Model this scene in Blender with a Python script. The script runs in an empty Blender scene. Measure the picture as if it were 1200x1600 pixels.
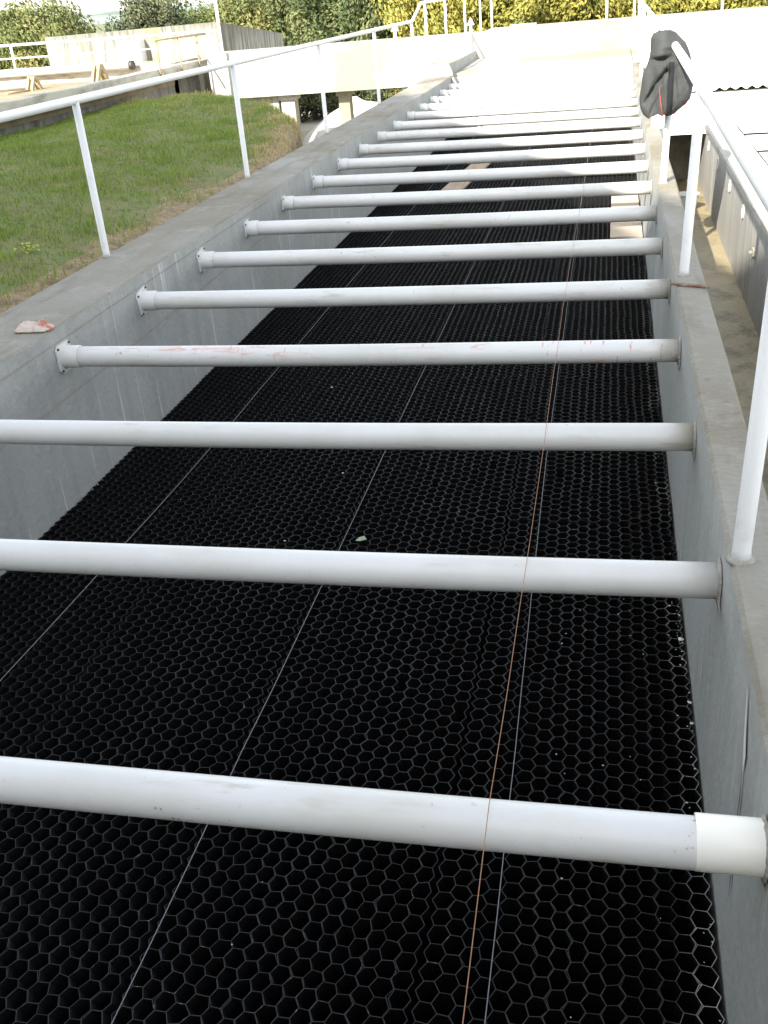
import bpy, bmesh, math, random
from mathutils import Vector, Matrix, noise
R = math.radians
rnd = random.Random(7)
sc = bpy.context.scene
col = sc.collection

# ------------------------------------------------------------------ camera, sky, sun, exposure
cam_d = bpy.data.cameras.new('camera')
cam = bpy.data.objects.new('camera', cam_d); col.objects.link(cam)
cam_d.sensor_fit = 'VERTICAL'; cam_d.sensor_height = 24.0; cam_d.lens = 1559.94 / 1600 * 24.0
cam_d.clip_start = 0.05; cam_d.clip_end = 6000
M3 = Matrix(((0.97673179, -0.02445196, 0.213066), (0.19968894, 0.46606189, -0.86192264), (-0.07822625, 0.88441417, 0.46010025)))
cam.matrix_world = Matrix.Translation((0, 0, 1.45)) @ M3.to_4x4()
sc.camera = cam

SUN_EL, SUN_AZ = 33.0, 200.0            # azimuth clockwise from +Y
w = bpy.data.worlds.new('World'); sc.world = w; w.use_nodes = True
nt = w.node_tree; nt.nodes.clear()
sky = nt.nodes.new('ShaderNodeTexSky'); sky.sky_type = 'NISHITA'; sky.sun_disc = False
sky.sun_elevation = R(SUN_EL); sky.sun_rotation = R(SUN_AZ); sky.air_density = 1.3; sky.dust_density = 1.2; sky.ozone_density = 1.0
bg = nt.nodes.new('ShaderNodeBackground'); bg.inputs['Strength'].default_value = 0.13
wo = nt.nodes.new('ShaderNodeOutputWorld')
hs = nt.nodes.new('ShaderNodeHueSaturation'); hs.inputs['Saturation'].default_value = .36      # thin white haze in the sky
nt.links.new(sky.outputs[0], hs.inputs['Color']); nt.links.new(hs.outputs[0], bg.inputs[0]); nt.links.new(bg.outputs[0], wo.inputs[0])
sd = bpy.data.lights.new('sun', 'SUN'); sd.energy = 3.6; sd.angle = R(0.6); sd.color = (1.0, 0.93, 0.82)
so = bpy.data.objects.new('sun', sd); col.objects.link(so)
S = Vector((math.sin(R(SUN_AZ)) * math.cos(R(SUN_EL)), math.cos(R(SUN_AZ)) * math.cos(R(SUN_EL)), math.sin(R(SUN_EL))))
so.rotation_euler = S.to_track_quat('Z', 'Y').to_euler()
sc.view_settings.view_transform = 'Standard'; sc.view_settings.look = 'None'
sc.view_settings.exposure = 1.85; sc.view_settings.gamma = 1.0; sc.view_settings.use_curve_mapping = False

# ------------------------------------------------------------------ helpers
def tag(o, label=None, cat=None, group=None, kind=None):
    if label: o['label'] = label
    if cat: o['category'] = cat
    if group: o['group'] = group
    if kind: o['kind'] = kind
    return o

def empty(name, loc, label, cat, group=None):
    o = bpy.data.objects.new(name, None); col.objects.link(o); o.location = loc; o.empty_display_size = .2
    return tag(o, label, cat, group)

class MB:
    def __init__(s, origin=(0, 0, 0)):
        s.v = []; s.f = []; s.o = Vector(origin); s.smooth = []; s.mi = []
    def add(s, vs, fs, smooth=False, mi=0):
        b = len(s.v)
        s.v += [Vector(p) for p in vs]
        for f in fs:
            s.f.append([b + i for i in f]); s.smooth.append(smooth); s.mi.append(mi)
    def box(s, x0, x1, y0, y1, z0, z1, mi=0):
        s.add([(x0, y0, z0), (x1, y0, z0), (x1, y1, z0), (x0, y1, z0), (x0, y0, z1), (x1, y0, z1), (x1, y1, z1), (x0, y1, z1)],
              [(0, 3, 2, 1), (4, 5, 6, 7), (0, 1, 5, 4), (1, 2, 6, 5), (2, 3, 7, 6), (3, 0, 4, 7)], mi=mi)
        return s
    def tube(s, pts, r, n=16, caps=True, smooth=True, up=None):
        pts = [Vector(p) for p in pts]; rr = r if isinstance(r, (list, tuple)) else [r] * len(pts)
        vs = []; prev = None
        for i, p in enumerate(pts):
            t = (pts[min(i + 1, len(pts) - 1)] - pts[max(i - 1, 0)]).normalized()
            if prev is None:
                a = Vector((0, 0, 1)) if abs(t.z) < .9 else Vector((1, 0, 0))
                u = t.cross(a).normalized()
            else:
                u = (prev - t * prev.dot(t)).normalized()
            prev = u; q = t.cross(u)
            for k in range(n):
                a = 2 * math.pi * k / n
                vs.append(p + (u * math.cos(a) + q * math.sin(a)) * rr[i])
        fs = []
        for i in range(len(pts) - 1):
            for k in range(n):
                fs.append((i * n + k, i * n + (k + 1) % n, (i + 1) * n + (k + 1) % n, (i + 1) * n + k))
        s.add(vs, fs, smooth)
        if caps:
            b = len(s.v) - len(vs); m = (len(pts) - 1) * n
            s.f.append([b + k for k in range(n)][::-1]); s.smooth.append(False); s.mi.append(0)
            s.f.append([b + m + k for k in range(n)]); s.smooth.append(False); s.mi.append(0)
        return s
    def build(s, name, mat, parent=None, bevel=0):
        me = bpy.data.meshes.new(name)
        me.from_pydata([tuple(p - s.o) for p in s.v], [], s.f)
        mats = mat if isinstance(mat, (list, tuple)) else [mat]
        for m in mats: me.materials.append(m)
        me.polygons.foreach_set('use_smooth', s.smooth); me.polygons.foreach_set('material_index', s.mi)
        me.update()
        o = bpy.data.objects.new(name, me); col.objects.link(o)
        o.location = s.o
        if parent:
            o.parent = parent
            pl = Vector((0, 0, 0)); pp = parent
            while pp: pl += Vector(pp.location); pp = pp.parent
            o.location = s.o - pl
        if bevel:
            b = o.modifiers.new('bevel', 'BEVEL'); b.width = bevel; b.segments = 2; b.limit_method = 'ANGLE'
        return o

# node material: layers of (mask spec, colour) over a base colour
def mat(name, base, rough=.8, layers=(), bump=0, bump_scale=60, spec=.5, coords='Object', metallic=0, sub=None, bump2=None):
    m = bpy.data.materials.new(name); m.use_nodes = True; t = m.node_tree; N = t.nodes; Lk = t.links
    b = N['Principled BSDF']; b.inputs['Roughness'].default_value = rough; b.inputs['Metallic'].default_value = metallic
    b.inputs['Specular IOR Level'].default_value = spec
    if coords == 'World':
        g = N.new('ShaderNodeNewGeometry'); src = g.outputs['Position']
    else:
        g = N.new('ShaderNodeTexCoord'); src = g.outputs['Object']
    cur = None
    rgb = N.new('ShaderNodeRGB'); rgb.outputs[0].default_value = (*base, 1); cur = rgb.outputs[0]
    for L in layers:
        kind = L.get('kind', 'noise')
        mp = N.new('ShaderNodeMapping'); mp.inputs['Scale'].default_value = L.get('scale', (1, 1, 1)); mp.inputs['Location'].default_value = L.get('off', (0, 0, 0))
        Lk.new(src, mp.inputs[0])
        if kind == 'noise':
            n = N.new('ShaderNodeTexNoise'); n.inputs['Scale'].default_value = L.get('s', 5); n.inputs['Detail'].default_value = L.get('d', 6)
            n.inputs['Roughness'].default_value = L.get('r', .6); n.inputs['Distortion'].default_value = L.get('dist', 0)
            Lk.new(mp.outputs[0], n.inputs['Vector']); fac = n.outputs['Fac']
        elif kind == 'objrandom':
            n = N.new('ShaderNodeObjectInfo'); fac = n.outputs['Random']
        elif kind == 'voronoi':
            n = N.new('ShaderNodeTexVoronoi'); n.inputs['Scale'].default_value = L.get('s', 5); Lk.new(mp.outputs[0], n.inputs['Vector'])
            fac = n.outputs['Distance']
        elif kind == 'axis':
            sp = N.new('ShaderNodeSeparateXYZ'); Lk.new(mp.outputs[0], sp.inputs[0]); fac = sp.outputs[L['axis']]
            if 'wob' in L:
                n = N.new('ShaderNodeTexNoise'); n.inputs['Scale'].default_value = L.get('s', 5); n.inputs['Detail'].default_value = 5
                Lk.new(mp.outputs[0], n.inputs['Vector'])
                ma = N.new('ShaderNodeMath'); ma.operation = 'MULTIPLY_ADD'; ma.inputs[1].default_value = L['wob']
                Lk.new(n.outputs['Fac'], ma.inputs[0]); Lk.new(fac, ma.inputs[2]); fac = ma.outputs[0]
        elif kind == 'random':
            a = N.new('ShaderNodeAttribute'); a.attribute_name = L.get('attr', 'rnd'); fac = a.outputs['Fac']
        mr = N.new('ShaderNodeMapRange'); mr.inputs['From Min'].default_value = L['lo']; mr.inputs['From Max'].default_value = L['hi']
        mr.inputs['To Max'].default_value = L.get('amt', 1); mr.clamp = True
        Lk.new(fac, mr.inputs['Value'])
        f = mr.outputs[0]
        if 'mask' in L:                       # multiply by a second noise
            n2 = N.new('ShaderNodeTexNoise'); n2.inputs['Scale'].default_value = L['mask'][0]; n2.inputs['Detail'].default_value = 3
            Lk.new(src, n2.inputs['Vector'])
            m2 = N.new('ShaderNodeMapRange'); m2.inputs['From Min'].default_value = L['mask'][1]; m2.inputs['From Max'].default_value = L['mask'][2]; Lk.new(n2.outputs['Fac'], m2.inputs['Value'])
            mm = N.new('ShaderNodeMath'); mm.operation = 'MULTIPLY'; Lk.new(f, mm.inputs[0]); Lk.new(m2.outputs[0], mm.inputs[1]); f = mm.outputs[0]
        mx = N.new('ShaderNodeMix'); mx.data_type = 'RGBA'
        Lk.new(f, mx.inputs['Factor']); Lk.new(cur, mx.inputs['A']); mx.inputs['B'].default_value = (*L['c'], 1)
        cur = mx.outputs['Result']
    Lk.new(cur, b.inputs['Base Color'])
    if sub: b.inputs['Subsurface Weight'].default_value = sub
    if bump:
        n = N.new('ShaderNodeTexNoise'); n.inputs['Scale'].default_value = bump_scale; n.inputs['Detail'].default_value = 6; Lk.new(src, n.inputs['Vector'])
        bp = N.new('ShaderNodeBump'); bp.inputs['Strength'].default_value = bump; bp.inputs['Distance'].default_value = .02; Lk.new(n.outputs['Fac'], bp.inputs['Height'])
        Lk.new(bp.outputs[0], b.inputs['Normal'])
    return m

STREAK = dict(scale=(7, 7, .35))
conc_in = mat('basin_wall_concrete', (.33, .335, .315), .75, [
    dict(s=1.0, d=6, lo=.36, hi=.66, c=(.40, .405, .38), amt=.8),
    dict(s=1.3, **STREAK, lo=.46, hi=.70, c=(.27, .28, .27), amt=.6),
    dict(s=.5, d=9, off=(2, 5, 0), lo=.48, hi=.62, c=(.27, .275, .25), amt=.55),
    dict(s=2.2, scale=(11, 11, .22), off=(3, 1, 0), lo=.59, hi=.65, c=(.66, .67, .65), amt=.8, mask=(1.0, .44, .58)),
    dict(s=2.6, scale=(16, 16, .4), off=(7, 1, 0), lo=.64, hi=.70, c=(.15, .15, .14), amt=.5, mask=(.8, .45, .6)),
    dict(s=1.2, scale=(1, 1, 2.2), dist=2.5, off=(1, 7, 2), lo=.497, hi=.503, c=(.17, .17, .16), amt=.0),
    dict(s=14, d=8, lo=.5, hi=.8, c=(.44, .43, .40), amt=.5)], bump=.3, bump_scale=30, coords='World')
conc_top = mat('wall_top_concrete', (.28, .27, .235), .85, [
    dict(s=.8, d=7, lo=.38, hi=.60, c=(.175, .15, .10), amt=.9),
    dict(s=3.2, d=8, r=.7, lo=.48, hi=.72, c=(.36, .35, .32), amt=.8),
    dict(s=1.6, scale=(3, .6, 1), off=(4, 4, 0), lo=.53, hi=.66, c=(.16, .145, .11), amt=.7),
    dict(s=22, d=6, lo=.58, hi=.72, c=(.14, .13, .11), amt=.6, mask=(1.5, .45, .6)),
    dict(s=70, lo=.6, hi=.75, c=(.17, .16, .14), amt=.6)], bump=.5, bump_scale=40, coords='World')
conc_side = mat('channel_wall_concrete', (.34, .335, .31), .8, [
    dict(s=1.1, **STREAK, lo=.42, hi=.68, c=(.21, .205, .19), amt=.7),
    dict(s=.9, scale=(5, 5, .5), off=(5, 0, 0), lo=.5, hi=.7, c=(.45, .43, .37), amt=.7),
    dict(s=12, d=8, lo=.55, hi=.75, c=(.24, .23, .21), amt=.5)], bump=.3, coords='World')
conc_sun = mat('pale_concrete', (.42, .405, .36), .8, [
    dict(s=.35, d=4, off=(1.3, 0, 0), lo=.42, hi=.60, c=(.23, .215, .15), amt=.85),
    dict(s=.9, scale=(4, 4, .5), lo=.55, hi=.72, c=(.22, .22, .19), amt=.5),
    dict(s=25, lo=.55, hi=.8, c=(.42, .40, .35), amt=.5)], bump=.25, coords='World')
conc_stain = mat('stained_whitewash', (.40, .395, .36), .85, [
    dict(s=1.7, scale=(6, 6, .5), lo=.42, hi=.58, c=(.11, .105, .08), amt=.85, mask=(.6, .22, .48)),
    dict(kind='axis', axis=2, lo=.9, hi=1.45, wob=.6, s=4, c=(.09, .09, .07), amt=.7),
    dict(s=1.0, scale=(3, 3, .7), off=(9, 0, 0), lo=.5, hi=.65, c=(.26, .21, .11), amt=.6)], bump=.2, coords='World')
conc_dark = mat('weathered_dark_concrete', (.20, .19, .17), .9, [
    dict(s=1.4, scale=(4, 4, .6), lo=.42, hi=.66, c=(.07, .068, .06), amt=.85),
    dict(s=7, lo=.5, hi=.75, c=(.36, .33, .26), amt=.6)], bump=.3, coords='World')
lip_mat = mat('channel_lip_concrete', (.56, .53, .44), .9, [
    dict(s=1.6, scale=(1, 1, 3), lo=.45, hi=.68, c=(.24, .21, .16), amt=.8),
    dict(s=6, lo=.52, hi=.7, c=(.58, .54, .43), amt=.6)], bump=.3, coords='World')
wet_floor = mat('wet_channel_floor', (.27, .225, .13), .5, [
    dict(s=2.2, d=8, lo=.42, hi=.65, c=(.34, .29, .18), amt=.9),
    dict(s=5, d=6, lo=.5, hi=.66, c=(.095, .08, .045), amt=.7),
    dict(s=45, lo=.6, hi=.68, c=(.42, .40, .34), amt=.7, mask=(1.5, .5, .6))], bump=.4, bump_scale=30, coords='World')
soil = mat('bare_soil', (.27, .20, .11), .95, [dict(s=6, d=8, lo=.4, hi=.7, c=(.10, .065, .035), amt=.9), dict(s=30, lo=.5, hi=.8, c=(.45, .36, .20), amt=.8)], bump=.8, bump_scale=25, coords='World')
turf_mat = mat('mound_turf', (.15, .17, .055), .95, [
    dict(s=1.6, d=6, lo=.45, hi=.65, c=(.20, .16, .075), amt=.9), dict(s=9, lo=.5, hi=.7, c=(.07, .075, .028), amt=.8)], bump=.8, bump_scale=30, coords='World')
ground_mat = mat('pale_ground', (.44, .40, .31), .95, [
    dict(s=.12, d=8, lo=.45, hi=.62, c=(.13, .14, .05), amt=.7), dict(s=2, d=8, lo=.4, hi=.7, c=(.58, .54, .45), amt=.6), dict(kind='axis', axis=1, lo=42, hi=80, c=(.10, .13, .05), amt=.9)], bump=.5, bump_scale=5, coords='World')
sand_mat = mat('white_sand', (.72, .68, .60), .95, [dict(s=4, d=8, lo=.4, hi=.7, c=(.6, .55, .45), amt=.7)], bump=.7, bump_scale=12)
hill_mat = mat('hazy_hill_forest', (.24, .28, .25), 1, [dict(s=.02, d=8, lo=.4, hi=.65, c=(.06, .09, .06), amt=.8)], coords='World')  # distance haze is put into the pale base colour
white_paint = mat('white_painted_steel', (.74, .75, .75), .42, [
    dict(s=9, d=8, lo=.58, hi=.75, c=(.55, .54, .50), amt=.6), dict(s=50, lo=.70, hi=.74, c=(.28, .20, .13), amt=.6, mask=(4, .5, .65))], bump=.05, coords='World')
PVC_BASE = (.68, .68, .665)
def pvc(name, extra=()):
    return mat(name, PVC_BASE, .38, [
        dict(s=2.5, d=6, scale=(.6, 1, 1), lo=.45, hi=.7, c=(.54, .525, .47), amt=.7),
        dict(s=14, d=4, scale=(.25, 1.5, 1.5), lo=.58, hi=.70, c=(.40, .36, .28), amt=.6, mask=(2.2, .46, .62)),
        dict(s=5, d=8, scale=(.35, 2, 2), off=(3, 3, 3), r=.75, lo=.60, hi=.68, c=(.42, .40, .34), amt=.5, mask=(1.3, .45, .6)),
        dict(s=34, d=3, lo=.66, hi=.70, c=(.20, .17, .13), amt=.75, mask=(1.7, .5, .6)),
        dict(kind='axis', axis=0, lo=.26, hi=.42, wob=.12, s=14, c=(.36, .33, .24), amt=.8, mask=(1.6, .46, .58)),
        dict(s=170, d=2, lo=.70, hi=.75, c=(.3, .27, .2), amt=.6)] + list(extra), spec=.45, coords='World', bump=.03, bump_scale=8)
pvc_mat = pvc('white_pvc')
pvc_red = pvc('white_pvc_with_red_smears', [dict(s=7, d=5, scale=(.5, 3, 3), dist=1.2, lo=.56, hi=.62, c=(.62, .25, .18), amt=.7, mask=(1.3, .40, .55)), dict(s=16, scale=(3, .6, .6), lo=.63, hi=.66, c=(.55, .15, .09), amt=.7, mask=(1.6, .44, .56))])
pvc_cream = mat('cream_white_plastic', (.90, .88, .80), .35, [dict(s=9, lo=.6, hi=.8, c=(.66, .60, .46), amt=.7)], coords='World')  # creamy white, paler than the pipe plastic
mortar = mat('mortar_smear', (.34, .33, .29), .9, [dict(s=20, lo=.4, hi=.7, c=(.20, .19, .16), amt=.8)], bump=.5, coords='World')
rust = mat('rusty_steel', (.16, .075, .04), .85, [dict(s=25, lo=.45, hi=.7, c=(.30, .24, .19), amt=.9)], bump=.4, coords='World')
bolt_mat = mat('steel_bolt', (.08, .075, .07), .5, metallic=.6)
cloth_rag = mat('rag_cloth', (.60, .50, .43), .95, [dict(s=14, d=3, lo=.48, hi=.58, c=(.48, .13, .08), amt=.85), dict(s=9, off=(4, 2, 1), lo=.5, hi=.7, c=(.68, .64, .58), amt=.8)], bump=.5, coords='World')
jacket_mat = mat('dark_grey_fabric', (.052, .056, .056), .9, [dict(s=7, d=5, lo=.4, hi=.7, c=(.075, .08, .078), amt=.7), dict(s=160, lo=.4, hi=.7, c=(.035, .038, .04), amt=.5)], bump=.35, bump_scale=220, coords='World', spec=.25)
jacket_band = mat('black_fabric_band', (.016, .018, .02), .85, spec=.2)
jacket_red = mat('red_lining', (.33, .06, .04), .8, [dict(s=30, lo=.4, hi=.7, c=(.35, .05, .04), amt=.6)], coords='World')
wood = mat('raw_wood_board', (.42, .33, .23), .85, [dict(s=6, d=6, scale=(6, .5, 1), lo=.4, hi=.65, c=(.30, .22, .14), amt=.8), dict(s=3, lo=.55, hi=.7, c=(.55, .46, .36), amt=.6)], bump=.2, coords='World')
ply = mat('plywood_board', (.48, .41, .33), .8, [dict(s=4, d=6, scale=(.6, 5, 1), lo=.4, hi=.65, c=(.36, .29, .21), amt=.7)], bump=.15, coords='World')
media_mat = mat('black_plastic_wall', (.012, .012, .013), .6, spec=.25, coords='World')
rim_mat = mat('black_plastic_rim', (.0085, .0095, .0105), .5, [
    dict(s=2.3, d=5, lo=.45, hi=.7, c=(.028, .029, .030), amt=.8),
    dict(s=28, d=3, lo=.64, hi=.70, c=(.30, .29, .25), amt=.7, mask=(2.0, .54, .64)),
    dict(kind='axis', axis=0, lo=.37, hi=.46, wob=.26, s=7, c=(.36, .35, .31), amt=.85, mask=(2.3, .42, .60))], spec=.4, coords='World')
cord_w = mat('white_cord', (.22, .23, .24), .8)
cord_o = mat('orange_cord', (.32, .16, .09), .8)
cover_white = mat('white_sheet_metal', (.80, .80, .78), .5, [dict(s=1.4, d=6, lo=.5, hi=.75, c=(.66, .65, .60), amt=.6)], coords='World')
yellow_steel = mat('faded_yellow_steel', (.40, .33, .18), .7, [dict(s=12, lo=.45, hi=.7, c=(.28, .21, .11), amt=.7)], coords='World')
silt = mat('brown_silt', (.30, .24, .16), .9, [dict(s=2, d=7, lo=.4, hi=.68, c=(.20, .14, .075), amt=.9)], bump=.4, coords='World')
wallrender = mat('added_building_wall', (.42, .40, .36), .85, [dict(s=.8, d=7, lo=.4, hi=.7, c=(.33, .31, .27), amt=.7)], bump=.2, coords='World')
roof_mat = mat('roof_felt', (.10, .09, .085), .9)
glass_dark = mat('window_glass', (.03, .035, .04), .08, spec=.7)
blue_mark = mat('grey_blue_print', (.20, .24, .32), .6)
bark = mat('tree_bark', (.13, .10, .075), .95, [dict(s=6, scale=(4, 4, .6), lo=.4, hi=.7, c=(.24, .20, .16), amt=.8)], bump=.6, bump_scale=20)
def leafmat(name, a, b, c):
    m = mat(name, a, .7, [dict(kind='random', lo=.25, hi=.75, c=b, amt=1), dict(kind='random', attr='rnd2', lo=.72, hi=.95, c=c, amt=1)], spec=.3)
    N = m.node_tree.nodes; Lk = m.node_tree.links; b_ = N['Principled BSDF']; out = N['Material Output']
    tr = N.new('ShaderNodeBsdfTranslucent'); mx = N.new('ShaderNodeMixShader'); mx.inputs[0].default_value = .3
    src = b_.inputs['Base Color'].links[0].from_socket
    Lk.new(src, tr.inputs[0]); Lk.new(b_.outputs[0], mx.inputs[1]); Lk.new(tr.outputs[0], mx.inputs[2]); Lk.new(mx.outputs[0], out.inputs[0])
    return m
leaf_green = leafmat('green_foliage', (.065, .095, .035), (.15, .18, .075), (.20, .21, .09))
leaf_olive = leafmat('olive_foliage', (.11, .14, .045), (.18, .20, .075), (.24, .22, .08))
leaf_dark = leafmat('dark_foliage', (.07, .09, .05), (.12, .14, .075), (.17, .18, .09))
leaf_yellow = leafmat('yellow_foliage', (.24, .24, .055), (.42, .37, .085), (.12, .15, .05))
grass_mat = leafmat('grass_blades', (.14, .225, .038), (.27, .33, .075), (.52, .40, .19))

# ------------------------------------------------------------------ dimensions (metres, z = 0 on the wall tops)
XL, XLo, XR, XRo = -2.888, -3.388, 0.347, 0.495
ZM = -0.946
BOT = -2.3
# ------------------------------------------------------------------ ground, floors, hills
MB().add([(-3000, -3000, -2.0), (3000, -3000, -2.0), (3000, 3000, -2.0), (-3000, 3000, -2.0)], [(0, 1, 2, 3)])
g = MB(); n = 40
g.add([(-3000, -3000, -2.0), (3000, -3000, -2.0), (3000, 3000, -2.0), (-3000, 3000, -2.0)], [(0, 1, 2, 3)])
tag(g.build('ground', ground_mat), kind='structure')
f = MB(); f.box(XL - .01, XR + .01, -3.9, 23.5, -1.995, -1.90); tag(f.build('basin_floor', conc_side), kind='structure')
f = MB(); f.box(XRo, .95, -3.9, 15.0, -.90, -.68); tag(f.build('channel_floor', wet_floor), kind='structure')
h = MB(); vs = []; fs = []; NX, NY = 120, 8
for j in range(NY):
    for i in range(NX):
        x = -1500 + i * 25; y = 620 + j * 60
        prof = math.sin(math.pi * j / (NY - 1)) ** .7
        z = -2.5 + prof * (5 + 5 * noise.noise(Vector((x * .004, 3.1, 0))) + 1.5 * noise.noise(Vector((x * .02, y * .01, 0))))
        vs.append((x, y, z))
for j in range(NY - 1):
    for i in range(NX - 1): fs.append((j * NX + i, j * NX + i + 1, (j + 1) * NX + i + 1, (j + 1) * NX + i))
h.add(vs, fs, True); tag(h.build('hills', hill_mat), kind='structure')

# ------------------------------------------------------------------ basin walls
def wallmesh(prof_boxes): pass
def long_wall(name, x0, x1, y0, y1, z0, z1, side, top, seg=.35, wob=.004, parent=None):
    """wall running along Y with slightly wavy top edges; side and top get their own material"""
    m = MB(); n = max(2, int((y1 - y0) / seg)); rows = []
    for i in range(n + 1):
        y = y0 + (y1 - y0) * i / n
        a = noise.noise(Vector((x0 * 3, y * 1.7, 0))) * wob; b = noise.noise(Vector((x1 * 3, y * 1.7, 5))) * wob
        c = noise.noise(Vector((x0, y * 1.1, 9))) * wob
        e = .012
        rows.append([(x0, y, z0), (x0 + a, y, z1 - e + c), (x0 + a + e, y, z1 + c), (x1 + b - e, y, z1 + c), (x1 + b, y, z1 - e + c), (x1, y, z0)])
    vs = [p for r in rows for p in r]
    for i in range(n):
        A = i * 6; B = A + 6
        for k in range(5):
            m.f.append([A + k, A + k + 1, B + k + 1, B + k][::-1]); m.smooth.append(False); m.mi.append(1 if k in (1, 2, 3) else 0)
    m.f.append([0, 1, 2, 3, 4, 5]); m.smooth.append(False); m.mi.append(0)
    m.f.append([n * 6 + k for k in range(6)][::-1]); m.smooth.append(False); m.mi.append(0)
    m.v = [Vector(p) for p in vs]
    return m.build(name, [side, top], parent)

lw = empty('concrete_wall', (XL, 10, BOT + .3), 'long grey concrete basin wall with broad stained top beside the grass mound', 'wall')
long_wall('wall_body', XLo, XL, -3.9, 19.85, BOT, 0, conc_in, conc_top, parent=lw)
long_wall('raised_wall_end', XLo - .02, XL + .004, 19.85, 23.49, BOT, .21, conc_in, conc_sun, parent=lw)
rw = long_wall('concrete_wall', XR, XRo, -3.9, 19.9, BOT, 0, conc_in, conc_top)
for pts_, w_, m_, nm_ in (([(1.99, -.06), (1.965, -.14), (1.94, -.20), (1.935, -.26)], .022, 'w', 'plaster_scar'), ([(1.945, -.25), (1.93, -.34), (1.94, -.44), (1.93, -.56), (1.935, -.70)], .008, 'd', 'crack'), ([(2.90, -.62), (2.88, -.67), (2.89, -.72)], .012, 'w', 'plaster_scar')):
    pm = MB((XR, pts_[0][0], pts_[0][1])); vs = []
    for i, (yy, zz) in enumerate(pts_):
        ww = w_ * rnd.uniform(.5, 1.3) * (.25 if i in (0, len(pts_) - 1) else 1); vs += [(XR - .0008 - .0035, yy - ww, zz), (XR - .0008 - .0035, yy + ww, zz + .004)]
    pm.add(vs, [(2 * i, 2 * i + 1, 2 * i + 3, 2 * i + 2) for i in range(len(pts_) - 1)])
    pm.build(nm_, mat('pale_plaster', (.62, .60, .53), .9) if m_ == 'w' else mat('crack_dark', (.06, .06, .06), .9), rw)
tag(rw, 'narrow grey concrete wall between the black honeycomb basin and the wet side channel', 'wall')

# ------------------------------------------------------------------ honeycomb media
CW, CH = .0489, .0618       # column pitch along X, cell pitch along Y
def hex_block(nx, ny, x0, y0, seed):
    rr = random.Random(seed); m = MB((x0, y0, ZM)); bz = rr.uniform(-.007, .004); tx = rr.uniform(-.004, .004)
    key = {}; P = []
    cx = CW; R3 = CW * 2 / 3.0   # half-width pieces: flat edge length = 2/3 CW
    def vert(x, y):
        k = (round(x, 4), round(y, 4))
        if k not in key:
            jx = rr.gauss(0, .0019); jy = rr.gauss(0, .0019); jz = rr.gauss(0, .0009)
            q = Vector((x * 4 + x0, y * 4 + y0, seed * .1)); wv = noise.noise_vector(Vector((q.x, q.y, 1.5))) * (.006 + .016 * max(0, noise.noise(Vector((q.x * .45, q.y * .45, 9))) - .12))
            key[k] = len(P); P.append(Vector((x0 + x + jx + wv.x, y0 + y + jy + wv.y, ZM + jz + bz + tx * (x - .4) * 2)))
        return key[k]
    edges = set()
    for i in range(nx):
        for j in range(ny):
            ccx = (i + .5) * CW + .009; ccy = (j + .5) * CH + (CH / 2 if i % 2 else 0) + .001
            a = CW / 3; hh = CH / 2
            c = [(ccx - a, ccy - hh), (ccx + a, ccy - hh), (ccx + 2 * a, ccy), (ccx + a, ccy + hh), (ccx - a, ccy + hh), (ccx - 2 * a, ccy)]
            ids = [vert(*p) for p in c]
            for k in range(6):
                e = tuple(sorted((ids[k], ids[(k + 1) % 6]))); edges.add(e)
    D = Vector((0, .10, -.24)); t = .00075
    for a, b in sorted(edges):
        if rr.random() < .0012: continue
        A, B = P[a], P[b]; d = (B - A); d.z = 0; d.normalize(); nn = Vector((-d.y, d.x, 0)) * t * (1 + .7 * rr.random())
        m.add([A + nn, B + nn, B - nn, A - nn, A + nn + D, B + nn + D, B - nn + D, A - nn + D], [(0, 1, 2, 3)[::-1]], mi=1)
        bb = len(m.v) - 8
        for q in ((0, 4, 5, 1), (2, 6, 7, 3)):
            m.f.append([bb + k for k in q]); m.smooth.append(False); m.mi.append(0)
    return m
colname = ['against the left wall', 'left of the middle', 'right of the middle', 'against the right wall']
PY0, PSP = 1.60, 1.0474
def ordinal(i): return ['first', 'second', 'third', 'fourth', 'fifth', 'sixth', 'seventh', 'eighth', 'ninth', 'tenth', 'eleventh', 'twelfth', 'thirteenth', 'fourteenth', 'fifteenth', 'sixteenth', 'seventeenth', 'eighteenth', 'nineteenth', 'twentieth'][i]
BW = (XR - XL) / 4
for r_ in range(10):
    y0 = .35 + r_ * 2.04
    for c_ in range(4):
        x0 = XL + c_ * BW
        nx = 16
        m = hex_block(nx, 33, x0, y0, 100 + r_ * 4 + c_)
        o = m.build('honeycomb_block', [media_mat, rim_mat])
        i0 = max(0, int(math.ceil((y0 - PY0) / PSP)))
        where = '%s, below the %s white pipe from the near end' % (colname[c_], ordinal(i0))
        tag(o, 'honeycomb block ' + where, 'honeycomb block', 'honeycomb blocks covering the basin')

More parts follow.
